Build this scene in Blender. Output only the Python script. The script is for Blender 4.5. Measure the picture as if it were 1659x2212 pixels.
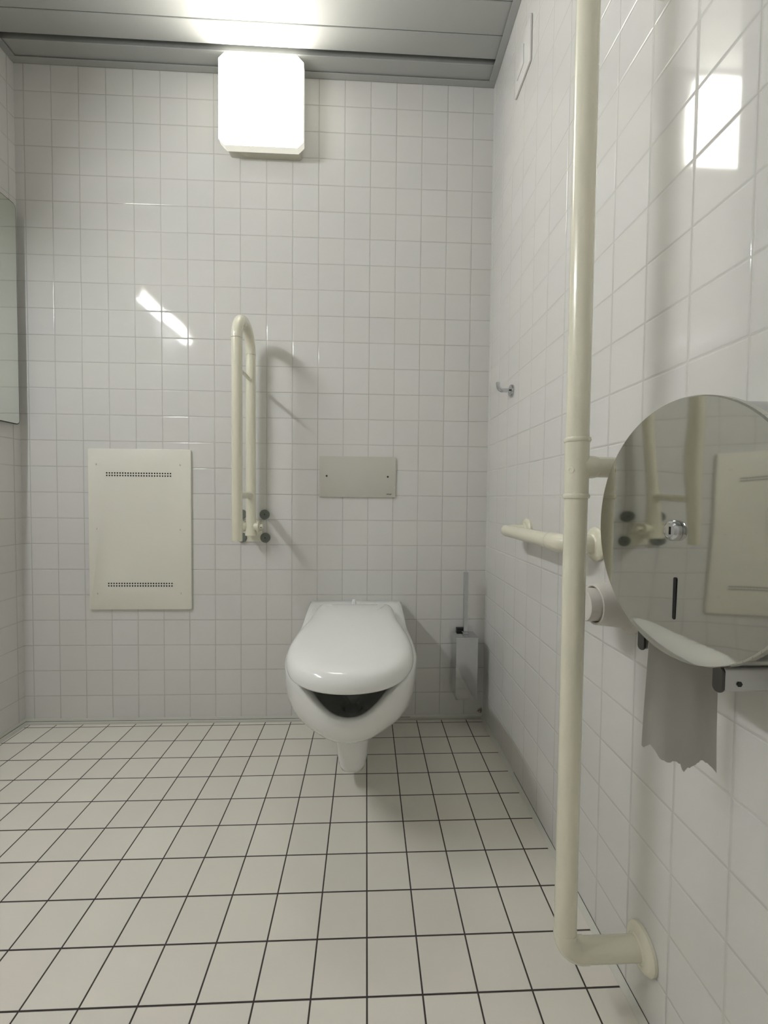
import bpy, bmesh, math, random
from mathutils import Vector, Matrix

PI = math.pi
C = bpy.context.scene.collection
for o in list(bpy.data.objects):
    bpy.data.objects.remove(o, do_unlink=True)
scene = bpy.context.scene

# ------------------------------------------------------------------ camera
YAW, PITCH, ROLL = -0.042587, -0.032916, -0.009923
cam_d = bpy.data.cameras.new('camera')
cam_d.sensor_fit = 'HORIZONTAL'
cam_d.sensor_width = 36.0
cam_d.lens = 894.746 / 1659 * 36.0
cam_d.clip_start = 0.02
cam = bpy.data.objects.new('camera', cam_d)
C.objects.link(cam)
RM = Matrix.Rotation(YAW, 3, 'Z') @ Matrix.Rotation(PITCH, 3, 'X') @ Matrix.Rotation(ROLL, 3, 'Y')
rx, ry, rz = RM.col[0], RM.col[1], RM.col[2]
cm = Matrix(((rx[0], rz[0], -ry[0], 0.89434),
             (rx[1], rz[1], -ry[1], -1.654555),
             (rx[2], rz[2], -ry[2], 0.889794),
             (0, 0, 0, 1)))
cam.matrix_world = cm
scene.camera = cam

# ------------------------------------------------------------------ exposure, world, lamp strengths
vs = scene.view_settings
vs.view_transform = 'Standard'
vs.look = 'None'
vs.gamma = 1.0
vs.exposure = 2.17
vs.use_curve_mapping = False
world = bpy.data.worlds.new('world')
scene.world = world
world.use_nodes = True
world.node_tree.nodes['Background'].inputs[0].default_value = (0.8, 0.85, 1.0, 1)
world.node_tree.nodes['Background'].inputs[1].default_value = 0.0

LAMP_FRONT = 5.0      # square wall lamp, radiance of the front of its shade
LAMP_SIDE = 0.12
TUBE = 26.0           # strip lamp above the mirror
LAMP_COL = (1.0, 0.975, 0.88)
TUBE_COL = (0.93, 0.96, 1.0)

# ------------------------------------------------------------------ room measures
W = 1.379        # right wall
XL = -0.434      # left wall
YF = -2.45       # wall behind the camera
H = 2.497        # ceiling trim
ZP = 0.099915    # tile pitch upwards
Z0 = 0.9007 - 9 * ZP

# ------------------------------------------------------------------ material helpers
def mat(name, col, rough=0.4, metal=0.0, coat=0.0, emit=None, estr=0.0, spec=0.5, ior=1.5):
    m = bpy.data.materials.new(name)
    m.use_nodes = True
    b = m.node_tree.nodes['Principled BSDF']
    b.inputs['Base Color'].default_value = (*col, 1)
    b.inputs['Roughness'].default_value = rough
    b.inputs['Metallic'].default_value = metal
    b.inputs['IOR'].default_value = ior
    b.inputs['Specular IOR Level'].default_value = spec
    b.inputs['Coat Weight'].default_value = coat
    b.inputs['Coat Roughness'].default_value = 0.05
    if emit:
        b.inputs['Emission Color'].default_value = (*emit, 1)
        b.inputs['Emission Strength'].default_value = estr
    return m

class NT:
    """tiny node-building helper"""
    def __init__(self, m):
        self.t = m.node_tree
        self.b = self.t.nodes['Principled BSDF']
    def n(self, typ, **kw):
        x = self.t.nodes.new(typ)
        for k, v in kw.items():
            setattr(x, k, v)
        return x
    def l(self, a, b):
        self.t.links.new(a, b)
    def m(self, op, a, b=None, c=None, clamp=False):
        x = self.n('ShaderNodeMath', operation=op, use_clamp=clamp)
        for i, v in enumerate((a, b, c)):
            if v is None:
                continue
            if isinstance(v, (int, float)):
                x.inputs[i].default_value = v
            else:
                self.l(v, x.inputs[i])
        return x.outputs[0]
    def mix(self, f, a, b):
        x = self.n('ShaderNodeMix', data_type='RGBA')
        for i, v in ((0, f), (6, a), (7, b)):
            if isinstance(v, (int, float)):
                x.inputs[i].default_value = v
            elif isinstance(v, tuple):
                x.inputs[i].default_value = (*v, 1)
            else:
                self.l(v, x.inputs[i])
        return x.outputs[2]

def tile_mat(name, ua, uo, up, va, vo, vp, col, grout, gw, rough, edge, tilt, wave, var, warm, stain=None, depth=0.0006):
    m = mat(name, col, rough, spec=0.3)
    t = NT(m)
    tc = t.n('ShaderNodeTexCoord').outputs['Object']
    sp = t.n('ShaderNodeSeparateXYZ')
    t.l(tc, sp.inputs[0])
    u = t.m('DIVIDE', t.m('SUBTRACT', sp.outputs[ua], uo), up)
    v = t.m('DIVIDE', t.m('SUBTRACT', sp.outputs[va], vo), vp)
    iu, iv = t.m('FLOOR', u), t.m('FLOOR', v)
    fu, fv = t.m('SUBTRACT', u, iu), t.m('SUBTRACT', v, iv)
    du = t.m('MULTIPLY', t.m('MINIMUM', fu, t.m('SUBTRACT', 1.0, fu)), up)
    dv = t.m('MULTIPLY', t.m('MINIMUM', fv, t.m('SUBTRACT', 1.0, fv)), vp)
    d = t.m('MINIMUM', du, dv)
    def ramp(x, a, b, smooth=True):
        r = t.n('ShaderNodeMapRange', interpolation_type='SMOOTHSTEP' if smooth else 'LINEAR')
        t.l(x, r.inputs[0])
        r.inputs[1].default_value, r.inputs[2].default_value = a, b
        return r.outputs[0]
    body = ramp(d, gw * 0.32, gw * 0.62)
    hgt = ramp(d, gw * 0.3, gw * 0.5 + edge)
    wn = t.n('ShaderNodeTexWhiteNoise', noise_dimensions='3D')
    cb = t.n('ShaderNodeCombineXYZ')
    t.l(iu, cb.inputs[0]); t.l(iv, cb.inputs[1]); cb.inputs[2].default_value = uo * 7 + 3.1
    t.l(cb.outputs[0], wn.inputs[0])
    sc = t.n('ShaderNodeSeparateColor')
    t.l(wn.outputs['Color'], sc.inputs[0])
    r1, r2, r3 = sc.outputs[0], sc.outputs[1], sc.outputs[2]
    tu = t.m('MULTIPLY', t.m('MULTIPLY', t.m('SUBTRACT', fu, 0.5), t.m('SUBTRACT', r1, 0.5)), tilt * 2 * up)
    tv = t.m('MULTIPLY', t.m('MULTIPLY', t.m('SUBTRACT', fv, 0.5), t.m('SUBTRACT', r2, 0.5)), tilt * 2 * vp)
    no = t.n('ShaderNodeTexNoise')
    t.l(tc, no.inputs['Vector'])
    no.inputs['Scale'].default_value = 11.0
    no.inputs['Detail'].default_value = 1.0
    wv = t.m('MULTIPLY', t.m('SUBTRACT', no.outputs[0], 0.5), wave)
    h = t.m('ADD', t.m('ADD', t.m('ADD', tu, tv), wv), t.m('MULTIPLY', hgt, depth))
    bp = t.n('ShaderNodeBump')
    bp.inputs['Strength'].default_value = 1.0
    bp.inputs['Distance'].default_value = 1.0
    t.l(h, bp.inputs['Height'])
    t.l(bp.outputs[0], t.b.inputs['Normal'])
    # colour: every tile a slightly different batch, grout a little uneven
    lo = tuple(c * (1 - var) for c in col)
    hi = tuple(min(1, c * (1 + var)) for c in col)
    c1 = t.mix(r3, lo, hi)
    c2 = t.mix(t.m('MULTIPLY', r1, 0.5), c1, warm)
    gn = t.n('ShaderNodeTexNoise')
    t.l(tc, gn.inputs['Vector'])
    gn.inputs['Scale'].default_value = 5.0
    gr = t.mix(gn.outputs[0], tuple(g * 0.7 for g in grout), tuple(min(1, g * 1.3) for g in grout))
    c3 = t.mix(body, gr, c2)
    if stain:
        dd = t.n('ShaderNodeVectorMath', operation='DISTANCE')
        t.l(tc, dd.inputs[0]); dd.inputs[1].default_value = stain
        sn = t.n('ShaderNodeTexNoise')
        t.l(tc, sn.inputs['Vector']); sn.inputs['Scale'].default_value = 160
        e = t.m('ADD', dd.outputs['Value'], t.m('MULTIPLY', t.m('SUBTRACT', sn.outputs[0], 0.5), 0.03))
        k = ramp(e, 0.012, 0.004)
        c3 = t.mix(t.m('MULTIPLY', k, 0.8), c3, (0.16, 0.09, 0.02))
    t.l(c3, t.b.inputs['Base Color'])
    rr = t.mix(body, (0.8, 0.8, 0.8), (rough, rough, rough))
    t.l(rr, t.b.inputs['Roughness'])
    return m

WCOL, WGR, WWARM = (0.745, 0.735, 0.71), (0.53, 0.52, 0.48), (0.745, 0.73, 0.68)
M_WB = tile_mat('white glazed wall tile', 0, 0.0, 0.1, 2, Z0, ZP, WCOL, WGR, 0.0024, 0.06, 0.0024, 0.006, 0.00018, 0.015, WWARM,
                stain=(W - 0.012, 0, 0.024))
M_WR = tile_mat('white glazed side wall tile', 1, -0.83742, 0.10107, 2, Z0, ZP, WCOL, (0.60, 0.59, 0.55), 0.0024, 0.06, 0.0024, 0.006, 0.00018, 0.015, WWARM)
M_WL = tile_mat('white glazed left wall tile', 1, -0.03, 0.1, 2, Z0, ZP, WCOL, WGR, 0.0024, 0.06, 0.0024, 0.006, 0.00018, 0.015, WWARM)
M_FL = tile_mat('matt beige floor tile', 0, 0.00285, 0.1, 1, -0.04388, 0.1, (0.80, 0.775, 0.69), (0.055, 0.043, 0.04), 0.0034, 0.42,
                0.0008, 0.004, 0.0002, 0.04, (0.81, 0.745, 0.67), depth=0.0004)

def speckled(name, col, rough, scale=900, amt=0.00002, **kw):
    m = mat(name, col, rough, **kw)
    t = NT(m)
    tc = t.n('ShaderNodeTexCoord').outputs['Object']
    no = t.n('ShaderNodeTexNoise')
    t.l(tc, no.inputs['Vector'])
    no.inputs['Scale'].default_value = scale
    bp = t.n('ShaderNodeBump')
    bp.inputs['Distance'].default_value = amt
    t.l(no.outputs[0], bp.inputs['Height'])
    t.l(bp.outputs[0], t.b.inputs['Normal'])
    return m

M_CER = speckled('white sanitary ceramic', (0.86, 0.865, 0.84), 0.12, 40, 0.00004, coat=0.4)
M_LID = speckled('white duroplast lid', (0.91, 0.915, 0.89), 0.13, 60, 0.00003, coat=0.2)
M_NYL = speckled('cream nylon', (0.82, 0.79, 0.64), 0.24, 50, 0.00003, coat=0.25)
M_NYLD = mat('cream nylon rosette', (0.82, 0.795, 0.66), 0.3)
M_PANEL = speckled('cream powder coated steel', (0.84, 0.82, 0.72), 0.42, 700, 0.00003)
M_PLATE = speckled('grey powder coated steel', (0.60, 0.58, 0.52), 0.4, 700, 0.00003)
M_DARK = mat('dark hole', (0.008, 0.008, 0.008), 0.8)
M_CHROME = speckled('polished chrome', (0.62, 0.63, 0.65), 0.08, 60, 0.00006, metal=1.0)
M_BRUSHED = speckled('brushed steel', (0.50, 0.50, 0.49), 0.28, 200, 0.00004, metal=1.0)
M_DKSTEEL = mat('dark steel edge', (0.10, 0.095, 0.085), 0.4, metal=0.8)
M_CEIL = speckled('grey lacquered metal ceiling', (0.42, 0.425, 0.41), 0.5, 300, 0.00002)
M_TRIM = mat('grey lacquered ceiling trim', (0.43, 0.435, 0.42), 0.45)
M_GAP = mat('dark ceiling gap', (0.03, 0.03, 0.035), 0.9)
M_CAULK = speckled('pale grey silicone joint', (0.70, 0.69, 0.62), 0.5, 60, 0.0003)
M_WASH = speckled('grey green plastic washer', (0.17, 0.19, 0.165), 0.45, 300, 0.00003)
M_SCREW = mat('tarnished screw', (0.30, 0.25, 0.18), 0.5, metal=0.6)
M_BLACK = mat('black plastic', (0.01, 0.01, 0.01), 0.4)
M_WPLAS = mat('white round plastic', (0.70, 0.66, 0.61), 0.35)
M_WPLAST2 = mat('white plastic vent', (0.745, 0.735, 0.71), 0.35)
M_PAPER = speckled('grey recycled tissue paper', (0.50, 0.49, 0.45), 0.9, 500, 0.0001)
M_BASE = mat('cream lamp base', (0.62, 0.60, 0.50), 0.5)
M_FRONT = mat('lit opal shade front', (0.8, 0.8, 0.75), 0.3, emit=LAMP_COL, estr=LAMP_FRONT)
M_SIDE = mat('opal shade side', (0.62, 0.61, 0.50), 0.3, emit=LAMP_COL, estr=LAMP_SIDE)
M_TUBE = mat('lit strip lamp', (0.8, 0.8, 0.8), 0.3, emit=TUBE_COL, estr=TUBE)
M_MIRROR = mat('mirror glass', (0.74, 0.77, 0.72), 0.01, metal=1.0)
M_MRIM = mat('dark mirror rim', (0.02, 0.012, 0.018), 0.5)
M_BACK = mat('mirror board', (0.5, 0.5, 0.47), 0.5)
M_LETTER = mat('dark printed mark', (0.10, 0.095, 0.075), 0.6)

# polished, slightly wavy dispenser cover
M_COVER = mat('polished steel cover', (0.55, 0.545, 0.50), 0.035, metal=1.0)
_t = NT(M_COVER)
_tc = _t.n('ShaderNodeTexCoord').outputs['Object']
_no = _t.n('ShaderNodeTexNoise')
_t.l(_tc, _no.inputs['Vector'])
_no.inputs['Scale'].default_value = 9.0
_no.inputs['Detail'].default_value = 0.0
_bp = _t.n('ShaderNodeBump')
_bp.inputs['Distance'].default_value = 0.0008
_t.l(_no.outputs[0], _bp.inputs['Height'])
_t.l(_bp.outputs[0], _t.b.inputs['Normal'])

# ------------------------------------------------------------------ object helpers
def obj(name, bm, m, parent=None, smooth=True, angle=40):
    me = bpy.data.meshes.new(name)
    bmesh.ops.recalc_face_normals(bm, faces=bm.faces)
    bm.to_mesh(me); bm.free()
    for x in (m if isinstance(m, (list, tuple)) else [m]):
        me.materials.append(x)
    if smooth:
        for p in me.polygons:
            p.use_smooth = True
        me.set_sharp_from_angle(angle=math.radians(angle))
    o = bpy.data.objects.new(name, me)
    C.objects.link(o)
    if parent is not None:
        o.parent = parent
        o.matrix_parent_inverse = Matrix.Translation(-parent.location)
    return o

def thing(name, label, cat, loc, group=None):
    o = bpy.data.objects.new(name, None)
    o.empty_display_size = 0.05
    o.location = loc
    C.objects.link(o)
    o['label'] = label; o['category'] = cat
    if group:
        o['group'] = group
    return o

def tag(o, label, cat, group=None):
    o['label'] = label; o['category'] = cat
    if group:
        o['group'] = group
    return o

def struct(name, bm, m, smooth=False):
    o = obj(name, bm, m, smooth=smooth)
    o['kind'] = 'structure'
    return o

def box(bm, x0, x1, y0, y1, z0, z1, bev=0.0, seg=2, mi=0):
    v = [bm.verts.new((x, y, z)) for x in (x0, x1) for y in (y0, y1) for z in (z0, z1)]
    fs = [bm.faces.new([v[i] for i in q]) for q in ((0, 1, 3, 2), (4, 6, 7, 5), (0, 4, 5, 1), (2, 3, 7, 6), (0, 2, 6, 4), (1, 5, 7, 3))]
    for f in fs:
        f.material_index = mi
    if bev > 0:
        es = list({e for f in fs for e in f.edges})
        bmesh.ops.bevel(bm, geom=es, offset=bev, segments=seg, profile=0.5, affect='EDGES')
    return fs

def prism(bm, pts, axis, a, b, bev=0.0, seg=2, mi=0):
    """pts: 2D outline; extruded along axis (0 x, 1 y, 2 z) from a to b."""
    def P(p, t):
        if axis == 0: return (t, p[0], p[1])
        if axis == 1: return (p[0], t, p[1])
        return (p[0], p[1], t)
    A = [bm.verts.new(P(p, a)) for p in pts]
    B = [bm.verts.new(P(p, b)) for p in pts]
    n = len(pts)
    fa, fb = bm.faces.new(A), bm.faces.new(B[::-1])
    sides = [bm.faces.new((A[i], B[i], B[(i + 1) % n], A[(i + 1) % n])) for i in range(n)]
    for f in [fa, fb] + sides:
        f.material_index = mi
    if bev > 0:
        bmesh.ops.bevel(bm, geom=list(fb.edges), offset=bev, segments=seg, profile=0.5, affect='EDGES')
    return fa, fb, sides

def rrect(x0, x1, z0, z1, r, n=6):
    out = []
    for cx, cz, a0 in ((x1 - r, z1 - r, 0), (x0 + r, z1 - r, 90), (x0 + r, z0 + r, 180), (x1 - r, z0 + r, 270)):
        for k in range(n + 1):
            a = math.radians(a0 + 90 * k / n)
            out.append((cx + r * math.cos(a), cz + r * math.sin(a)))
    return out

def circ(cx, cy, r, n=32):
    return [(cx + r * math.cos(2 * PI * k / n), cy + r * math.sin(2 * PI * k / n)) for k in range(n)]

def sweep(bm, pts, radii, seg=32, caps=True):
    """round tube through 3D points, radius per point"""
    pts = [Vector(p) for p in pts]
    if isinstance(radii, (int, float)):
        radii = [radii] * len(pts)
    rings = []
    up = None
    for i, p in enumerate(pts):
        if i == 0: d = pts[1] - pts[0]
        elif i == len(pts) - 1: d = pts[-1] - pts[-2]
        else: d = (pts[i + 1] - p).normalized() + (p - pts[i - 1]).normalized()
        d.normalize()
        if up is None:
            up = Vector((0, 0, 1)) if abs(d.z) < 0.9 else Vector((1, 0, 0))
        s = d.cross(up).normalized()
        up = s.cross(d).normalized()
        rings.append([bm.verts.new(p + (s * math.cos(2 * PI * k / seg) + up * math.sin(2 * PI * k / seg)) * radii[i]) for k in range(seg)])
    for a, b in zip(rings, rings[1:]):
        for k in range(seg):
            bm.faces.new((a[k], a[(k + 1) % seg], b[(k + 1) % seg], b[k]))
    if caps:
        bm.faces.new(rings[0][::-1]); bm.faces.new(rings[-1])

def arc(c, r, a0, a1, ua, va, n=14):
    """points on an arc; ua, va are unit vectors"""
    c, ua, va = Vector(c), Vector(ua), Vector(va)
    return [c + ua * r * math.cos(math.radians(a0 + (a1 - a0) * k / n)) + va * r * math.sin(math.radians(a0 + (a1 - a0) * k / n)) for k in range(n + 1)]

def lathe(bm, prof, origin, axis, seg=40, mi=0):
    """prof: list of (radius, distance along axis)."""
    o, d = Vector(origin), Vector(axis).normalized()
    up = Vector((0, 0, 1)) if abs(d.z) < 0.9 else Vector((1, 0, 0))
    s = d.cross(up).normalized(); u = s.cross(d).normalized()
    rings = []
    for r, t in prof:
        if r <= 1e-6:
            rings.append([bm.verts.new(o + d * t)])
        else:
            rings.append([bm.verts.new(o + d * t + (s * math.cos(2 * PI * k / seg) + u * math.sin(2 * PI * k / seg)) * r) for k in range(seg)])
    for a, b in zip(rings, rings[1:]):
        for k in range(seg):
            k2 = (k + 1) % seg
            if len(a) == 1 and len(b) == 1: continue
            if len(a) == 1: f = bm.faces.new((a[0], b[k2], b[k]))
            elif len(b) == 1: f = bm.faces.new((a[k], a[k2], b[0]))
            else: f = bm.faces.new((a[k], a[k2], b[k2], b[k]))
            f.material_index = mi
    if len(rings[0]) > 1: bm.faces.new(rings[0][::-1]).material_index = mi
    if len(rings[-1]) > 1: bm.faces.new(rings[-1]).material_index = mi

def loops(bm, rings, cap_first=False, cap_last=False):
    vs_ = [[bm.verts.new(p) for p in r] for r in rings]
    n = len(vs_[0])
    for a, b in zip(vs_, vs_[1:]):
        for k in range(n):
            bm.faces.new((a[k], a[(k + 1) % n], b[(k + 1) % n], b[k]))
    if cap_first: bm.faces.new(vs_[0][::-1])
    if cap_last: bm.faces.new(vs_[-1])
    return vs_

def newbm():
    return bmesh.new()

# ------------------------------------------------------------------ room
TH = 0.06
bm = newbm(); box(bm, XL - TH, W + TH, 0, TH, -0.05, H + 0.15)
struct('wall_back', bm, M_WB)
bm = newbm(); box(bm, W, W + TH, YF, 0, -0.05, H + 0.15)
struct('wall_right', bm, M_WR)
bm = newbm(); box(bm, XL - TH, XL, YF, 0, -0.05, H + 0.15)
struct('wall_left', bm, M_WL)
bm = newbm(); box(bm, XL - TH, W + TH, YF - TH, YF, -0.05, H + 0.15)
struct('wall_front', bm, M_WB)
bm = newbm(); box(bm, XL - TH, W + TH, YF - TH, TH, -0.05, 0.0)
struct('floor', bm, M_FL)

# ceiling of metal boards, each 10 cm wide with a fine dark joint, one joint gaping
bm = newbm()
box(bm, XL - TH, W + TH, YF - TH, TH, H + 0.10, H + 0.15, mi=1)
box(bm, XL + 0.003, W - 0.003, -0.0775, -0.0045, H + 0.006, H + 0.03, 0.0015, 1)
box(bm, XL + 0.003, W - 0.003, -0.1745, -0.0985, H + 0.006, H + 0.03, 0.0015, 1)
y = -0.1765
while y > YF:
    box(bm, XL + 0.003, W - 0.003, max(y - 0.0985, YF), y, H + 0.006, H + 0.03, 0.0015, 1)
    y -= 0.1005
struct('ceiling', bm, [M_CEIL, M_GAP])
def trim(name, pts):
    bm = newbm()
    for q in pts:
        box(bm, *q, 0.0008, 1)
    struct(name, bm, M_TRIM)
trim('trim_1', [(XL, W, -0.025, -0.0002, H, H + 0.002), (XL, W, -0.002, -0.0002, H, H + 0.03)])
trim('trim_2', [(W - 0.026, W - 0.0002, YF, -0.025, H, H + 0.002), (W - 0.002, W - 0.0002, YF, -0.0255, H + 0.002, H + 0.03)])
trim('trim_3', [(XL + 0.0002, XL + 0.026, YF, -0.025, H, H + 0.002), (XL + 0.0002, XL + 0.002, YF, -0.0255, H + 0.002, H + 0.03)])

# silicone joints where walls meet the floor
def cove(name, run, a, b):
    """run: 'x' along the back wall, 'r' right wall, 'l' left wall"""
    prof = [(0.0, 0.0), (0.0125, 0.0), (0.0123, 0.0008), (0.0040, 0.0022), (0.0026, 0.0050), (0.0018, 0.0105), (0.0, 0.0110)]
    if run == 'r':
        prof = [(0.0, 0.0), (0.0135, 0.0), (0.0132, 0.0008), (0.0040, 0.0030), (0.0015, 0.0060), (0.0, 0.0066)]
    bm = newbm()
    if run == 'x': prism(bm, [(-p, z) for p, z in prof], 0, a, b)
    if run == 'r': prism(bm, [(W - p, z) for p, z in prof], 1, a, b)
    if run == 'l': prism(bm, [(XL + p, z) for p, z in prof], 1, a, b)
    struct(name, bm, M_CAULK, smooth=True)
cove('baseboard_back', 'x', XL, W)
cove('baseboard_right', 'r', YF, 0.0)
cove('baseboard_left', 'l', YF, 0.0)
# fine dark seam and plain edging strip of the floor along back and left walls
bm = newbm()
box(bm, XL + 0.0125, W - 0.0125, -0.0262, -0.0125, 0.0, 0.0006)
box(bm, XL + 0.0125, XL + 0.029, YF, -0.0262, 0.0, 0.0006)
struct('trim_4', bm, speckled('beige floor edging', (0.56, 0.54, 0.47), 0.45, 80, 0.0002))
bm = newbm()
box(bm, XL + 0.005, W - 0.30, -0.0060, -0.0045, 0.0003, 0.0028)
box(bm, XL + 0.0045, XL + 0.0060, -1.6, -0.0060, 0.0003, 0.0028)
M_SEAM = mat('dark open seam', (0.07, 0.06, 0.05), 0.8)
struct('trim_5', bm, M_SEAM)
bm = newbm(); box(bm, W - 0.0010, W - 0.0002, -1.6, -0.36, 0.0064, 0.0076)
struct('trim_6', bm, M_SEAM)

# ------------------------------------------------------------------ square wall lamp under the ceiling
t = thing('wall_lamp', 'glowing square wall lamp with clipped corners, high on the back tiled wall', 'lamp', (0.4985, 0, 2.334))
LX0, LX1, LZ0, LZ1 = 0.3455, 0.6515, 2.1715, 2.4955
bm = newbm()
prism(bm, rrect(LX0 + 0.016, LX1 - 0.016, LZ0 + 0.016, LZ1 - 0.012, 0.012, 3), 1, -0.0005, -0.052)
obj('lamp_base', bm, M_BASE, t, angle=30)
def clip(x0, x1, z0, z1, c):
    base = []
    for cx, cz, sx, sz in ((x1, z1, -1, -1), (x0, z1, 1, -1), (x0, z0, 1, 1), (x1, z0, -1, 1)):
        a = (cx + sx * c * (1 if sx * sz < 0 else 0), cz + sz * c * (0 if sx * sz < 0 else 1))
        b = (cx + sx * c * (0 if sx * sz < 0 else 1), cz + sz * c * (1 if sx * sz < 0 else 0))
        base += [a, b]
    return base
def oct_ring(i, c, yy):
    x0, x1, z0, z1 = LX0 + i, LX1 - i, LZ0 + i, LZ1 - i
    return [(x1, yy, z1 - c), (x1 - c, yy, z1), (x0 + c, yy, z1), (x0, yy, z1 - c), (x0, yy, z0 + c), (x0 + c, yy, z0), (x1 - c, yy, z0), (x1, yy, z0 + c)]
bm = newbm()
R_ = [oct_ring(0.012, 0.016, -0.045), oct_ring(0.002, 0.02, -0.048), oct_ring(0.0, 0.021, -0.052), oct_ring(0.0, 0.021, -0.079), oct_ring(0.002, 0.021, -0.0825), oct_ring(0.006, 0.021, -0.084)]
vs_ = loops(bm, R_, True, True)
for f in bm.faces:
    f.material_index = 1 if f.calc_center_median().y < -0.0795 else 0
obj('lamp_shade', bm, [M_SIDE, M_FRONT], t, angle=25)

# ------------------------------------------------------------------ strip lamp above the mirror (left wall)
t = thing('mirror_lamp', 'long white strip lamp on the left wall above the mirror', 'lamp', (XL, -1.08, 2.01))
bm = newbm(); box(bm, XL + 0.0005, XL + 0.03, -1.40, -0.71, 1.985, 2.035, 0.003)
obj('lamp_base', bm, M_BASE, t)
bm = newbm(); box(bm, XL + 0.0005, XL + 0.078, -1.41, -0.70, 2.036, 2.044, 0.002)
obj('top_shade', bm, M_BASE, t)
bm = newbm(); sweep(bm, [(XL + 0.045, -0.73, 2.008), (XL + 0.045, -1.38, 2.008)], 0.020, 24)
obj('lamp_tube', bm, M_TUBE, t)
for yy in (-0.72, -1.39):
    bm = newbm(); box(bm, XL + 0.02, XL + 0.07, yy - 0.01, yy + 0.01, 1.983, 2.037, 0.003)
    obj('end_cap', bm, M_BASE, t)

# ------------------------------------------------------------------ mirror on left wall
t = thing('wall_mirror', 'tall wall mirror with thin dark rim on the left tiled wall', 'mirror', (XL, -0.5, 1.55))
bm = newbm(); prism(bm, rrect(-1.00, -0.040, 1.155, 1.953, 0.012), 0, XL + 0.0005, XL + 0.024)
obj('backing', bm, M_BACK, t)
bm = newbm(); prism(bm, rrect(-1.004, -0.036, 1.151, 1.957, 0.014), 0, XL + 0.0235, XL + 0.0275)
obj('rim', bm, M_MRIM, t)
bm = newbm(); prism(bm, rrect(-1.001, -0.039, 1.154, 1.954, 0.012), 0, XL + 0.0265, XL + 0.0290)
obj('mirror_glass', bm, M_MIRROR, t, angle=20)

# ------------------------------------------------------------------ access panel with two double rows of holes
def cut(o, cutter):
    md = o.modifiers.new('cut', 'BOOLEAN')
    md.object = cutter; md.operation = 'DIFFERENCE'; md.solver = 'EXACT'
    dg = bpy.context.evaluated_depsgraph_get()
    me = bpy.data.meshes.new_from_object(o.evaluated_get(dg))
    o.modifiers.clear()
    o.data = me
    bpy.data.objects.remove(cutter, do_unlink=True)

t = thing('access_panel', 'large cream steel panel with rows of small round vent holes on the back wall', 'access panel', (0.016, 0, 0.758))
bm = newbm()
prism(bm, rrect(-0.178, 0.211, 0.446, 1.071, 0.006, 4), 1, -0.0005, -0.0095, 0.0012, 2)
pan = obj('panel_sheet', bm, [M_PANEL, M_DARK], t, angle=35)
bm = newbm()
for z0 in (0.9775, 0.5485):
    for r_ in range(2):
        for k in range(25):
            x = (-0.1072 if z0 > 0.8 else -0.1045) + k * 0.01003
            prism(bm, circ(x, z0 - r_ * 0.0098, 0.0030, 10), 1, -0.004, -0.02, mi=1)
cutter = obj('cutter', bm, [M_PANEL, M_DARK], None, smooth=False)
cut(pan, cutter)
for x, z in ((-0.1453, 1.0105), (0.1706, 1.0115), (-0.1452, 0.7611), (0.170, 0.7594), (-0.1459, 0.5094), (0.172, 0.5106)):
    bm = newbm()
    lathe(bm, [(0.0042, 0), (0.0042, 0.0007), (0.0034, 0.0013), (0, 0.0015)], (x, -0.0094, z), (0, -1, 0), 16)
    s = obj('screw', bm, M_PANEL, t)
    bm = newbm(); box(bm, x - 0.0006, x + 0.0006, -0.0113, -0.0105, z - 0.0034, z + 0.0034)
    obj('screw_slot', bm, M_SCREW, s, smooth=False)

# ------------------------------------------------------------------ cistern cover plate
t = thing('cistern_cover_plate', 'small grey rectangular steel plate on the tiles above the toilet', 'cover plate', (0.858, 0, 0.975))
bm = newbm()
prism(bm, rrect(0.7075, 1.0095, 0.8935, 1.0545, 0.004, 4), 1, -0.0005, -0.0075, 0.0010, 2)
obj('plate', bm, M_PLATE, t, angle=35)
for x, z in ((0.7365, 0.9762), (0.9782, 0.9754)):
    bm = newbm(); lathe(bm, [(0.0038, 0), (0.0038, 0.0012), (0.002, 0.0016), (0, 0.0010)], (x, -0.0070, z), (0, -1, 0), 20)
    obj('bolt', bm, M_BLACK, t)
bm = newbm()   # tiny printed maker's mark: slanted joined strokes
bx0, bz = 0.9735, 0.9040
def stroke(x0, z0, x1, z1, w):
    dx, dz = x1 - x0, z1 - z0
    L = math.hypot(dx, dz); nx, nz = -dz / L * w / 2, dx / L * w / 2
    prism(bm, [(x0 - nx, z0 - nz), (x1 - nx, z1 - nz), (x1 + nx, z1 + nz), (x0 + nx, z0 + nz)], 1, -0.0074, -0.0078)
lx = bx0
for q in range(6):
    stroke(lx, bz, lx + 0.0016, bz + 0.0040, 0.0010)
    stroke(lx + 0.0016, bz + 0.0040, lx + 0.0030, bz + 0.0005, 0.0010)
    stroke(lx + 0.0004, bz + 0.0018, lx + 0.0032, bz + 0.0018, 0.0008)
    lx += 0.0031
stroke(lx - 0.004, bz, lx + 0.003, bz + 0.0048, 0.0014)
obj('printed_mark', bm, M_LETTER, t, smooth=False)

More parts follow.
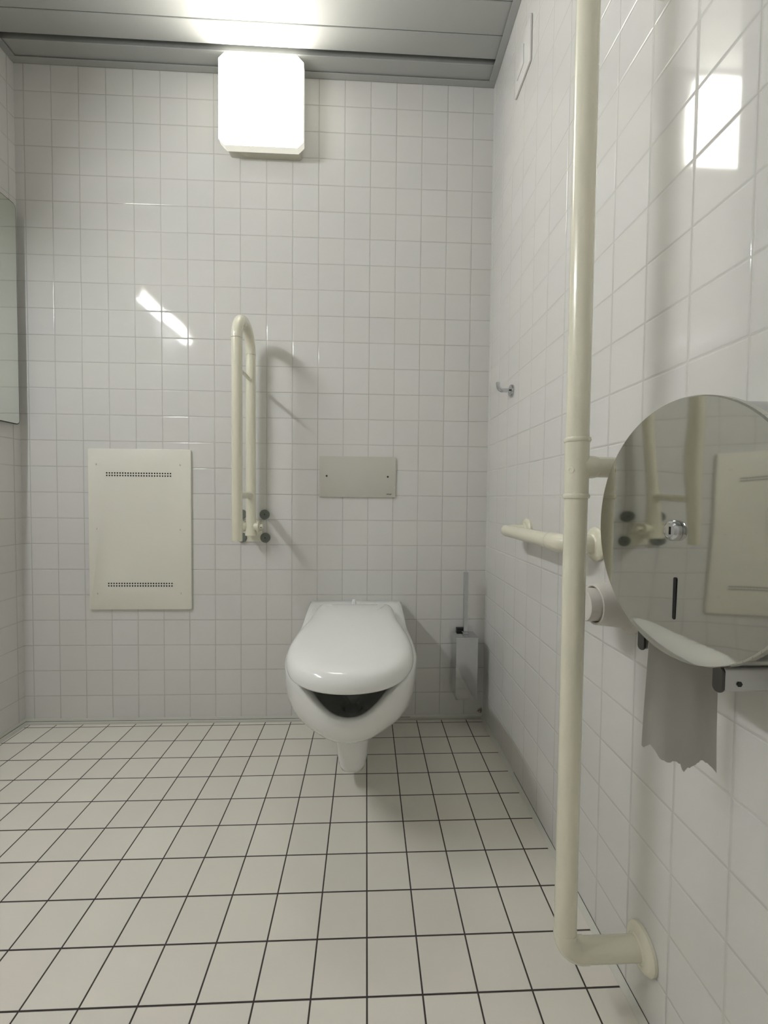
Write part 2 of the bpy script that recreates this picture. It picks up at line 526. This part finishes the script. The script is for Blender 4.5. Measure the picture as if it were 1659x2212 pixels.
# ------------------------------------------------------------------ folding grab rail (folded up)
t = thing('folding_grab_rail', 'cream U-shaped grab rail folded up against the back wall left of the toilet', 'grab rail', (0.4525, 0, 0.775))
FX, YB, YFR, ZJ, RT = 0.4525, -0.050, -0.2185, 1.4246, 0.0180
ym, rr = (YB + YFR) / 2, (YB - YFR) / 2
bm = newbm(); sweep(bm, [(FX, YB, 0.742), (FX, YB, 0.744), (FX, YB, 0.775), (FX, YB, ZJ)], [0.0195, 0.0215, RT, RT])
obj('back_tube', bm, M_NYL, t)
bm = newbm(); sweep(bm, [(FX, YFR, 0.7375), (FX, YFR, 0.739), (FX, YFR, 0.741), (FX, YFR, ZJ)], [RT - 0.0015, RT - 0.0004, RT, RT])
obj('front_tube', bm, M_NYL, t)
bm = newbm()
sweep(bm, [(FX, YB, ZJ + 0.0012)] + arc((FX, ym, ZJ + 0.004), rr, 0, 180, (0, 1, 0), (0, 0, 1), 24) + [(FX, YFR, ZJ + 0.0012)], RT + 0.0004)
obj('top_bend', bm, M_NYL, t)
for yy in (YB, YFR):
    bm = newbm(); sweep(bm, [(FX, yy, ZJ - 0.001), (FX, yy, ZJ + 0.0025)], RT - 0.0012)
    obj('joint', bm, M_SCREW, t)
bm = newbm(); sweep(bm, [(FX, YB - 0.012, 0.896), (FX, YFR + 0.012, 0.896)], 0.0125)
obj('cross_bar', bm, M_NYL, t)
bm = newbm(); sweep(bm, [(FX, YB - 0.012, 1.331), (FX, YFR + 0.012, 1.331)], 0.0062)
obj('cross_bar', bm, M_NYL, t)
bm = newbm(); box(bm, 0.418, 0.484, -0.0055, -0.0005, 0.7140, 0.800, 0.0015)
obj('wall_plate', bm, M_NYLD, t)
for x, z in ((0.494, 0.8216), (0.4965, 0.7297), (0.404, 0.8216), (0.406, 0.7297)):
    bm = newbm()
    lathe(bm, [(0.0192, 0.0), (0.0195, 0.006), (0.0185, 0.0085), (0.0125, 0.0088), (0.0120, 0.0080), (0.0030, 0.0080), (0.0025, 0.0060), (0, 0.0060)], (x, -0.0005, z), (0, -1, 0), 32)
    w_ = obj('fixing_washer', bm, M_WASH, t, angle=30)
    bm = newbm(); lathe(bm, [(0.0018, 0), (0.0018, 0.0022), (0, 0.0022)], (x, -0.0066, z), (0, -1, 0), 12)
    obj('bolt', bm, M_BLACK, w_)
bm = newbm()
lathe(bm, [(0.010, 0.0), (0.0150, 0.004), (0.0165, 0.012), (0.0175, 0.018), (0.0205, 0.0185), (0.0205, 0.0215), (0.012, 0.022)], (FX + 0.010, YB, 0.777), (1, 0, 0))
obj('hinge_bearing', bm, M_NYL, t)
bm = newbm()
lathe(bm, [(0.010, 0.0), (0.0150, 0.004), (0.0165, 0.010), (0.0175, 0.012), (0.0205, 0.0125), (0.0205, 0.0155), (0.012, 0.016)], (FX - 0.014, YB, 0.777), (-1, 0, 0))
obj('hinge_bearing', bm, M_NYL, t)
bm = newbm()
lathe(bm, [(0.009, 0.0), (0.0095, 0.006), (0.0100, 0.012), (0.008, 0.0155), (0.0045, 0.017), (0, 0.017)], (FX + 0.031, YB, 0.777), (1, -0.12, 0))
pn = obj('hinge_pin', bm, M_NYL, t)
bm = newbm(); lathe(bm, [(0.0020, 0), (0.0020, 0.002), (0, 0.002)], (FX + 0.041, YB - 0.0095, 0.774), (0.25, -1, 0), 12)
obj('screw', bm, M_BLACK, pn)
for bx_ in (FX - 0.030, FX + 0.024):
    bm = newbm(); box(bm, bx_, bx_ + 0.006, YB - 0.012, -0.005, 0.758, 0.797, 0.002)
    obj('bracket', bm, M_NYL, t)

# ------------------------------------------------------------------ toilet
CX = 0.8560
t = thing('toilet', 'white wall-hung toilet with closed lid and dipped front rim', 'toilet', (CX, 0, 0.0))
NPH = 144
PHI = [2 * PI * k / NPH for k in range(NPH)]

def smoothpoly(half, n=24):
    """half outline: list of (halfwidth, y) from rear to tip -> dense symmetric polygon by Catmull-Rom"""
    P = [Vector((a, b)) for a, b in half]
    ext = [P[0] * 2 - P[1]] + P + [Vector((-P[-2].x, P[-2].y))]
    out = []
    for i in range(1, len(ext) - 2):
        p0, p1, p2, p3 = ext[i - 1], ext[i], ext[i + 1], ext[i + 2]
        for k in range(n):
            s = k / n
            out.append(0.5 * ((2 * p1) + (p2 - p0) * s + (2 * p0 - 5 * p1 + 4 * p2 - p3) * s * s + (3 * p1 - p0 - 3 * p2 + p3) * s ** 3))
    out.append(P[-1])
    right = [(p.x, p.y) for p in out]
    left = [(-x, y_) for x, y_ in right[::-1][1:]]
    return right + left

def radial(poly, cy):
    """sample a closed polygon by rays from (0, cy)"""
    res = []
    n = len(poly)
    for ph in PHI:
        dx, dy = math.sin(ph), -math.cos(ph)
        best = None
        for i in range(n):
            x1, y1 = poly[i]; x2, y2 = poly[(i + 1) % n]
            ex, ey = x2 - x1, y2 - y1
            den = dx * ey - dy * ex
            if abs(den) < 1e-12: continue
            tt = (x1 * ey - (y1 - cy) * ex) / den
            ss = (x1 * dy - (y1 - cy) * dx) / den
            if tt > 0 and -1e-6 <= ss <= 1 + 1e-6:
                if best is None or tt > best: best = tt
        res.append((dx * best, cy + dy * best))
    return res

def sstep(a, b, x):
    k = max(0.0, min(1.0, (x - a) / (b - a)))
    return k * k * (3 - 2 * k)

bowl_out = smoothpoly([(0.0, -0.002), (0.10, -0.002), (0.165, -0.002), (0.178, -0.012), (0.180, -0.10), (0.182, -0.20), (0.186, -0.32), (0.188, -0.42), (0.183, -0.51), (0.163, -0.59), (0.128, -0.650), (0.070, -0.690), (0.0, -0.703)])
BO = radial([(x, min(y_, -0.002)) for x, y_ in bowl_out], -0.36)
bowl_in = smoothpoly([(0.0, -0.24), (0.08, -0.25), (0.125, -0.31), (0.148, -0.42), (0.144, -0.50), (0.125, -0.575), (0.092, -0.632), (0.048, -0.667), (0.0, -0.680)])
BI = radial(bowl_in, -0.42)
BI = radial(bowl_in, -0.36)

def rimz(x, y_):
    z = 0.488 - 0.010 * sstep(0.0, -0.12, y_) - 0.030 * sstep(-0.08, -0.26, y_)
    dip = 0.078 * math.exp(-(abs(x) / 0.098) ** 2.6) * sstep(-0.48, -0.62, y_)
    return z - dip
def lvl(scale, frac, zb, push=0.0):
    out = []
    for x, y_ in BO:
        zr = rimz(x, y_)
        out.append((CX + x * scale, min(-0.002, y_ * (scale ** 0.9)), zr * (1 - frac) + zb * frac))
    return out
ZB = 0.236
rings = []
# cavity, from the middle of the bowl up to the rim
for s, z, cy_ in ((0.02, 0.110, -0.375), (0.13, 0.112, -0.375), (0.15, 0.235, -0.378), (0.28, 0.262, -0.39), (0.48, 0.275, -0.405), (0.68, 0.295, -0.415), (0.82, 0.318, -0.42), (0.90, 0.342, -0.42)):
    rings.append([(CX + x * s, cy_ + (y_ + 0.42) * s, z) for x, y_ in BI])
for s, dz in ((0.955, -0.035), (0.985, -0.016), (1.0, -0.006)):
    rings.append([(CX + x * s, -0.42 + (y_ + 0.42) * s, rimz(x, y_ * 1.03) + dz) for x, y_ in BI])
def blend(f, dz):
    out = []
    for (xi, yi), (xo, yo) in zip(BI, BO):
        x, y_ = xi + (xo - xi) * f, yi + (yo - yi) * f
        zz = rimz(xi, yi * 1.03) * (1 - f) + rimz(xo, yo) * f
        out.append((CX + x, min(-0.002, y_), zz + dz))
    return out
rings += [blend(0.18, -0.001), blend(0.5, 0.0), blend(0.8, -0.0008), blend(0.95, -0.004)]
rings.append([(CX + x, min(-0.002, y_), rimz(x, y_) - 0.010) for x, y_ in BO])
for s, f in ((1.002, 0.10), (1.0, 0.20), (0.992, 0.32), (0.970, 0.46), (0.930, 0.60), (0.875, 0.73), (0.80, 0.85), (0.72, 0.925), (0.62, 0.98), (0.50, 1.01), (0.30, 1.03)):
    rings.append(lvl(s, f, ZB))
bm = newbm()
loops(bm, rings, True, True)
obj('bowl', bm, M_CER, t, angle=60)
# trap housing under the bowl, running back to the wall
bm = newbm()
sec = []
for z, hw, yf in ((0.246, 0.0600, -0.466), (0.215, 0.0565, -0.462), (0.160, 0.0520, -0.452), (0.115, 0.0480, -0.447), (0.085, 0.0440, -0.444), (0.068, 0.038, -0.437), (0.060, 0.028, -0.422), (0.0575, 0.012, -0.39)):
    ring = []
    n = 24
    ring.append((CX + 0.002 + hw, -0.002, z))
    for k in range(n + 1):
        a = PI * k / n
        ca, sa = math.cos(a), math.sin(a)
        e = 0.62
        ring.append((CX + 0.002 + hw * math.copysign(abs(ca) ** e, ca), yf + 0.07 - 0.07 * abs(sa) ** e, z))
    ring.append((CX + 0.002 - hw, -0.002, z))
    sec.append(ring)
loops(bm, sec, False, True)
obj('trap_housing', bm, M_CER, t, angle=60)
# seat ring
seat = smoothpoly([(0.0, -0.16), (0.10, -0.16), (0.135, -0.175), (0.143, -0.26), (0.154, -0.38), (0.163, -0.50), (0.156, -0.59), (0.130, -0.665), (0.078, -0.725), (0.0, -0.747)])
seat_i = smoothpoly([(0.0, -0.26), (0.07, -0.27), (0.105, -0.33), (0.118, -0.42), (0.116, -0.52), (0.095, -0.61), (0.055, -0.660), (0.0, -0.675)])
SO, SI = radial(seat, -0.42), radial(seat_i, -0.42)
bm = newbm()
def ringz(L, s, z, cy=-0.42):
    return [(CX + x * s, cy + (y_ - cy) * s, z + 0.028 * sstep(-0.20, -0.10, y_)) for x, y_ in L]
R_ = [ringz(SI, 1.0, 0.458), ringz(SI, 1.02, 0.4635), ringz(SO, 0.97, 0.4635), ringz(SO, 1.0, 0.4590), ringz(SO, 0.99, 0.4545), ringz(SI, 1.02, 0.4545)]
vv = loops(bm, R_ + [R_[0]])
bmesh.ops.remove_doubles(bm, verts=bm.verts, dist=1e-6)
obj('seat', bm, M_LID, t, angle=50)
# lid
lid = smoothpoly([(0.0, -0.136), (0.10, -0.136), (0.130, -0.141), (0.1395, -0.165), (0.1425, -0.22), (0.1475, -0.31), (0.158, -0.40), (0.1665, -0.49), (0.1665, -0.57), (0.155, -0.640), (0.125, -0.705), (0.072, -0.750), (0.0, -0.766)])
LO = radial(lid, -0.45)
def inset(L, d):
    n = len(L); out = []
    for i in range(n):
        x0, y0 = L[i - 1]; x1, y1 = L[(i + 1) % n]
        tx, ty = x1 - x0, y1 - y0; q = math.hypot(tx, ty)
        out.append((L[i][0] - ty / q * d, L[i][1] + tx / q * d))
    return out
def lidz(z, y_):
    return z - 0.002 * sstep(-0.32, -0.15, y_) - 0.004 * sstep(-0.60, -0.77, y_)
def lring(L, z):
    return [(CX + x, y_, lidz(z, y_)) for x, y_ in L]
R_ = [lring(inset(LO, 0.0035), 0.4645), lring(inset(LO, 0.0008), 0.4660), lring(LO, 0.4700), lring(LO, 0.4770), lring(inset(LO, 0.0022), 0.4860),
      lring(inset(LO, 0.0065), 0.4945), lring(inset(LO, 0.013), 0.5010), lring(inset(LO, 0.022), 0.5055), lring(inset(LO, 0.036), 0.5085), lring(inset(LO, 0.055), 0.5102)]
for s, z in ((0.8, 0.5112), (0.5, 0.5122), (0.2, 0.5128), (0.03, 0.5129)):
    base = inset(LO, 0.055)
    R_.append([(CX + x * s, -0.45 + (y_ + 0.45) * s, lidz(z, -0.45 + (y_ + 0.45) * s)) for x, y_ in base])
bm = newbm()
loops(bm, R_, True, True)
obj('lid', bm, M_LID, t, angle=60)
bm = newbm()
lathe(bm, [(0.0125, -0.010), (0.0130, 0.004), (0.0110, 0.007), (0.0085, 0.016), (0.0068, 0.022), (0.0045, 0.0255), (0, 0.0262)], (0.8500, -0.086, 0.4790), (0, -0.1, 1), 28)
obj('lid_stop', bm, M_LID, t)
for sx in (-1, 1):
    bm = newbm()
    sweep(bm, [(CX + sx * 0.085, -0.146, 0.480), (CX + sx * 0.125, -0.146, 0.480)], 0.0085, 20)
    obj('hinge', bm, M_CHROME, t)

# ------------------------------------------------------------------ toilet brush and its holder
t = thing('brush_holder', 'square chrome toilet brush holder hung low in the right back corner', 'brush holder', (1.285, 0, 0.12))
bm = newbm(); 
def openbox(bm, x0, x1, y0, y1, z0, z1, w_):
    o_ = [(x0, y0), (x1, y0), (x1, y1), (x0, y1)]
    i_ = [(x0 + w_, y0 + w_), (x1 - w_, y0 + w_), (x1 - w_, y1 - w_), (x0 + w_, y1 - w_)]
    loops(bm, [[(*p, z0) for p in o_], [(*p, z1) for p in o_], [(*p, z1) for p in i_], [(*p, z0 + w_) for p in i_]], True, True)
openbox(bm, 1.243, 1.3265, -0.100, -0.018, 0.1185, 0.3550, 0.0015)
obj('holder_body', bm, M_CHROME, t, angle=30)
bm = newbm(); box(bm, 1.262, 1.290, -0.020, -0.0005, 0.335, 0.3705, 0.001, 1)
obj('wall_bracket', bm, M_BLACK, t, angle=30)
t = thing('toilet_brush', 'toilet brush with flat chrome lid and square chrome handle, standing in its chrome holder', 'toilet brush', (1.287, -0.05, 0.355))
bm = newbm(); box(bm, 1.2415, 1.328, -0.1015, -0.0206, 0.3552, 0.3590, 0.0008, 1)
obj('lid', bm, M_CHROME, t, angle=30)
bm = newbm(); box(bm, 1.2795, 1.2955, -0.060, -0.044, 0.3590, 0.604, 0.0008, 1)
obj('handle', bm, M_CHROME, t, angle=30)
bm = newbm(); box(bm, 1.2765, 1.2985, -0.063, -0.041, 0.3588, 0.366, 0.0008, 1)
obj('collar', bm, M_CHROME, t, angle=30)

# ------------------------------------------------------------------ coat hook
t = thing('coat_hook', 'small chrome coat hook on the right tiled wall above the horizontal rail', 'hook', (W, -0.2755, 1.254))
HX = W
bm = newbm()
lathe(bm, [(0.0200, 0.0005), (0.0200, 0.005), (0.0185, 0.0085), (0.010, 0.0095), (0.0085, 0.012)], (HX, -0.2755, 1.254), (-1, 0, 0), 32)
obj('rosette', bm, M_CHROME, t, angle=35)
bm = newbm()
pts = [(HX - 0.010, -0.2755, 1.2555), (HX - 0.020, -0.2755, 1.2545)] + arc((HX - 0.030, -0.2755, 1.2705), 0.016, 270, 185, (1, 0, 0), (0, 0, 1), 10) + [(HX - 0.0465, -0.2755, 1.283)]
pts = [(HX - 0.008, -0.2755, 1.2545), (HX - 0.030, -0.2755, 1.2545)] + arc((HX - 0.032, -0.2755, 1.2715), 0.017, 270, 190, (1, 0, 0), (0, 0, 1), 10)[1:] + [(HX - 0.0495, -0.2755, 1.2805)]
sweep(bm, pts, [0.0068] * (len(pts) - 1) + [0.0072], 20)
obj('hook_arm', bm, M_CHROME, t)
bm = newbm(); lathe(bm, [(0.0028, 0), (0.0028, 0.002), (0, 0.002)], (HX - 0.011, -0.2835, 1.2535), (-0.6, -1, 0), 12)
obj('grub_screw', bm, M_BLACK, t)

# ------------------------------------------------------------------ vent cover high on the right wall
t = thing('vent_cover', 'flat white square vent cover high on the right tiled wall', 'vent', (W, -0.325, 2.28))
bm = newbm(); box(bm, W - 0.007, W - 0.0005, -0.388, -0.262, 2.207, 2.345, 0.002)
obj('cover_plate', bm, M_WPLAST2, t)
bm = newbm(); box(bm, W - 0.010, W - 0.0065, -0.340, -0.285, 2.246, 2.306, 0.001)
obj('flap', bm, M_WPLAST2, t)

# ------------------------------------------------------------------ vertical grab pole on right wall
PX, PY, PR = 1.2395, -0.985, 0.0180
t = thing('vertical_grab_rail', 'tall cream vertical grab pole standing off the right wall beside the dispenser', 'grab rail', (W, PY, 0.12))
ZL, ZT, ZTOP = 0.1195, 0.9445, 1.7450
def rosette(par, yy, z, r=0.036):
    bm = newbm()
    lathe(bm, [(r, 0.0005), (r, 0.006), (r - 0.003, 0.010), (r - 0.008, 0.0125), (0.022, 0.0135), (0.0195, 0.016)], (W, yy, z), (-1, 0, 0), 48)
    return obj('rosette', bm, M_NYL, par, angle=35)
bm = newbm(); sweep(bm, [(PX, PY, ZL + 0.036), (PX, PY, 0.898)], PR); obj('lower_tube', bm, M_NYL, t)
bm = newbm(); sweep(bm, [(PX, PY, 0.987), (PX, PY, ZTOP - 0.036)], PR); obj('upper_tube', bm, M_NYL, t)
bm = newbm(); sweep(bm, [(PX, PY, 0.896), (PX, PY, 0.989)], PR + 0.0008); obj('sleeve', bm, M_NYL, t)
for z in (0.8965, 0.9885):
    bm = newbm(); lathe(bm, [(PR, -0.0042), (PR + 0.002, -0.0035), (PR + 0.0032, 0), (PR + 0.002, 0.0035), (PR, 0.0042)], (PX, PY, z), (0, 0, 1), 40)
    obj('collar', bm, M_NYL, t)
bm = newbm(); sweep(bm, [(PX + 0.006, PY, ZT), (PX + 0.026, PY, ZT), (PX + 0.030, PY, ZT), (PX + 0.033, PY, ZT)], [0.0185, 0.0185, 0.0178, 0.0165])
obj('branch_socket', bm, M_NYL, t)
bm = newbm(); sweep(bm, [(PX + 0.030, PY, ZT), (W - 0.012, PY, ZT)], 0.0168); obj('wall_arm', bm, M_NYL, t)
rosette(t, PY, ZT)
bm = newbm(); lathe(bm, [(0.0055, -0.0012), (0.0052, 0.0006), (0.0032, 0.0008), (0.0028, -0.0004), (0, -0.0004)], (PX - PR * 0.83, PY - PR * 0.60, 0.9385), (-0.83, -0.60, 0), 20)
obj('screw_cap', bm, M_NYLD, t, angle=30)
bm = newbm()
sweep(bm, [(PX, PY, ZL + 0.040), (PX, PY, ZL + 0.037)] + arc((PX + 0.030, PY, ZL + 0.030), 0.030, 180, 270, (1, 0, 0), (0, 0, 1), 12) + [(PX + 0.036, PY, ZL)], PR + 0.0010)
obj('lower_elbow', bm, M_NYL, t)
bm = newbm(); sweep(bm, [(PX + 0.034, PY, ZL), (W - 0.012, PY, ZL)], PR); obj('wall_arm', bm, M_NYL, t)
rosette(t, PY, ZL)
bm = newbm()
sweep(bm, [(PX, PY, ZTOP - 0.040), (PX, PY, ZTOP - 0.037)] + arc((PX + 0.030, PY, ZTOP - 0.030), 0.030, 180, 90, (1, 0, 0), (0, 0, 1), 12) + [(PX + 0.036, PY, ZTOP)], PR + 0.0010)
obj('upper_elbow', bm, M_NYL, t)
bm = newbm(); sweep(bm, [(PX + 0.034, PY, ZTOP), (W - 0.012, PY, ZTOP)], PR); obj('wall_arm', bm, M_NYL, t)
rosette(t, PY, ZTOP)

# ------------------------------------------------------------------ short horizontal grab rail on right wall
t = thing('horizontal_grab_rail', 'short cream horizontal grab rail on the right wall, behind the tall pole', 'grab rail', (W, -0.62, 0.80))
RX, RZ, YA, YN = 1.3085, 0.7985, -0.4330, -0.8080
bm = newbm(); sweep(bm, [(RX, YA - 0.022, RZ), (RX, YN + 0.060, RZ)], 0.0172); obj('rail_tube', bm, M_NYL, t)
bm = newbm()
sweep(bm, arc((RX + 0.022, YA - 0.022, RZ), 0.022, 180, 90, (1, 0, 0), (0, 1, 0), 10) + [(W - 0.012, YA, RZ)], 0.0172)
obj('elbow', bm, M_NYL, t)
rosette(t, YA, RZ)
bm = newbm()
sweep(bm, [(RX, YN + 0.066, RZ), (RX, YN + 0.062, RZ), (RX, YN + 0.056, RZ)] + arc((RX + 0.026, YN + 0.026, RZ), 0.026, 180, 270, (1, 0, 0), (0, 1, 0), 10) + [(W - 0.030, YN, RZ), (W - 0.012, YN, RZ)],
      [0.0172, 0.0195] + [0.0200] * 12 + [0.0195, 0.0190])
obj('elbow_sleeve', bm, M_NYL, t)
rosette(t, YN, RZ)

# ------------------------------------------------------------------ round wall holder behind the dispenser
t = thing('round_wall_holder', 'white round stub fitting on the wall, half hidden behind the steel dispenser', 'wall fitting', (W, -0.918, 0.700))
SY, SZ = -0.9200, 0.7000
bm = newbm()
lathe(bm, [(0.0440, 0.008), (0.0420, 0.020), (0.0380, 0.055), (0.0365, 0.0690), (0.0345, 0.0700), (0.0325, 0.0690), (0.0325, 0.050)], (W, SY, SZ), (-1, 0, 0), 48)
obj('outer_sleeve', bm, M_WPLAS, t, angle=35)
bm = newbm()
lathe(bm, [(0.0300, 0.048), (0.0300, 0.0850), (0.0290, 0.0875), (0.0240, 0.0880), (0.0225, 0.0850), (0, 0.0845)], (W, SY, SZ), (-1, 0, 0), 48)
obj('end_cap', bm, M_WPLAS, t, angle=35)
bm = newbm()
lathe(bm, [(0.0520, 0.0005), (0.0520, 0.006), (0.0480, 0.011), (0.0435, 0.012)], (W, SY, SZ), (-1, 0, 0), 48)
obj('rosette', bm, M_WPLAS, t, angle=35)

# ------------------------------------------------------------------ steel jumbo roll dispenser
DX, DY, DZ, DR = 1.2640, -1.1730, 0.8560, 0.1560
t = thing('paper_dispenser', 'large round mirror-polished steel toilet paper dispenser on the right wall', 'paper dispenser', (W, DY, DZ))
bm = newbm()
lathe(bm, [(DR - 0.006, 0.0005), (DR - 0.006, W - DX - 0.012), (DR - 0.004, W - DX - 0.008)], (W, DY, DZ), (-1, 0, 0), 128)
obj('drum', bm, M_BRUSHED, t, angle=35)
# cover: disc with a shallow stamped fold across the bottom
bm = newbm()
NR, NA = 40, 160
grid = []
for i in range(NR + 1):
    r_ = (DR - 0.0015) * i / NR
    if i == 0:
        grid.append([bm.verts.new((DX + 0.088 * DR ** 2, DY, DZ))]); continue
    row = []
    for k in range(NA):
        a = 2 * PI * k / NA
        y_, z = DY + r_ * math.cos(a), DZ + r_ * math.sin(a)
        # stamped lower zone: beyond a wavy boundary the sheet tilts a few degrees
        q = (z - DZ) + 0.1270 - 0.003 * math.sin((y_ - DY) * 45)
        tl = max(0.0, -q)
        dish = 0.088 * (DR ** 2 - (y_ - DY) ** 2) - 0.060 * (z - DZ) ** 2 - 0.0072 * (y_ - DY)
        row.append(bm.verts.new((DX + dish + 0.060 * tl * (1 - (r_ / DR) ** 12), y_, z)))
    grid.append(row)
for k in range(NA):
    bm.faces.new((grid[0][0], grid[1][k], grid[1][(k + 1) % NA]))
for a_, b_ in zip(grid[1:], grid[2:]):
    for k in range(NA):
        bm.faces.new((a_[k], b_[k], b_[(k + 1) % NA], a_[(k + 1) % NA]))
# rolled edge and side flange
prev = grid[-1]
rim_x = [v.co.x for v in prev]
for dr, dx, keep in ((0.0006, 0.0005, 1), (0.0015, 0.0018, 1), (0.0015, 0.0100, 0), (0.0003, 0.0100, 0)):
    row = []
    for k in range(NA):
        a = 2 * PI * k / NA
        row.append(bm.verts.new(((rim_x[k] if keep else DX) + dx, DY + (DR - 0.0015 + dr) * math.cos(a), DZ + (DR - 0.0015 + dr) * math.sin(a))))
    for k in range(NA):
        bm.faces.new((prev[k], row[k], row[(k + 1) % NA], prev[(k + 1) % NA]))
    prev = row
obj('cover', bm, M_COVER, t, angle=30)
bm = newbm()
lathe(bm, [(0.0125, 0.0), (0.0125, 0.0040), (0.0115, 0.0060), (0.0088, 0.0075), (0.0082, 0.0068), (0.0, 0.0068)], (DX + 0.0020, DY + 0.001, DZ - 0.0015), (-1, 0, 0), 40)
lk = obj('lock', bm, M_CHROME, t, angle=30)
bm = newbm(); box(bm, DX - 0.0054, DX - 0.0046, DY - 0.0002, DY + 0.0018, DZ - 0.0062, DZ + 0.0032)
obj('keyhole', bm, M_DARK, lk, smooth=False)
bm = newbm()
prism(bm, rrect(DY - 0.0045, DY + 0.0000, 0.7475, 0.7985, 0.0022, 5), 0, DX + 0.0040, DX + 0.0009)
obj('level_window', bm, M_DARK, t, smooth=False)
for yy, sgn in ((-1.1150, 1), (-1.2375, -1)):
    bm = newbm()
    prism(bm, rrect(yy - 0.0058, yy + 0.0058, 0.6895, 0.716, 0.0045, 4), 0, DX + 0.0065, W - 0.001)
    br = obj('tear_bar', bm, M_BRUSHED, t, angle=35)
    bm = newbm()
    prism(bm, rrect(yy - 0.0062, yy + 0.0062, 0.6885, 0.716, 0.0050, 5), 0, DX + 0.0030, DX + 0.0060, 0.0012, 2)
    obj('end_piece', bm, M_DKSTEEL, br, angle=35)
    bm = newbm(); lathe(bm, [(0.0030, 0), (0.0030, 0.0010), (0, 0.0010)], (DX + 0.022, yy - 0.0056, 0.6990), (0, -1, 0), 6)
    obj('screw', bm, M_BLACK, br)

# hanging sheet of paper, torn lower edge
bm = newbm()
NXp, NZp = 40, 24
xa, xb = DX + 0.0045, W - 0.014
random.seed(4)
tear = [(0.0, 0.5630), (0.03, 0.5600), (0.10, 0.5660), (0.20, 0.5480), (0.30, 0.5440), (0.42, 0.5425), (0.50, 0.5390), (0.54, 0.5260), (0.60, 0.5330), (0.68, 0.5350), (0.76, 0.5385), (0.84, 0.5400), (0.92, 0.5340), (1.0, 0.5245)]
def tz(s):
    for (a, za), (b, zb_) in zip(tear, tear[1:]):
        if a <= s <= b:
            return za + (zb_ - za) * (s - a) / (b - a)
    return tear[-1][1]
g = []
for i in range(NXp + 1):
    s = i / NXp
    zb_ = tz(s) + random.uniform(-0.0011, 0.0011)
    col = []
    for j in range(NZp + 1):
        q = j / NZp
        z = 0.712 + (zb_ - 0.712) * q
        xx = xa + (xb - xa) * s
        if s < 0.5: xx -= 0.0030 * q * (1 - 2 * s)
        else: xx += 0.0030 * q * (2 * s - 1)
        yy = -1.1290 + 0.003 * math.sin(s * 7 + q * 2.2) * q + 0.0016 * math.sin(s * 15 + 1) * q
        col.append(bm.verts.new((xx, yy, z)))
    g.append(col)
for i in range(NXp):
    for j in range(NZp):
        bm.faces.new((g[i][j], g[i + 1][j], g[i + 1][j + 1], g[i][j + 1]))
bmesh.ops.recalc_face_normals(bm, faces=bm.faces)
geo = bmesh.ops.solidify(bm, geom=list(bm.faces), thickness=0.0004)
tag(obj('toilet_paper', bm, M_PAPER, None, angle=60), 'grey toilet paper sheet with torn lower edge hanging from the steel dispenser', 'toilet paper')
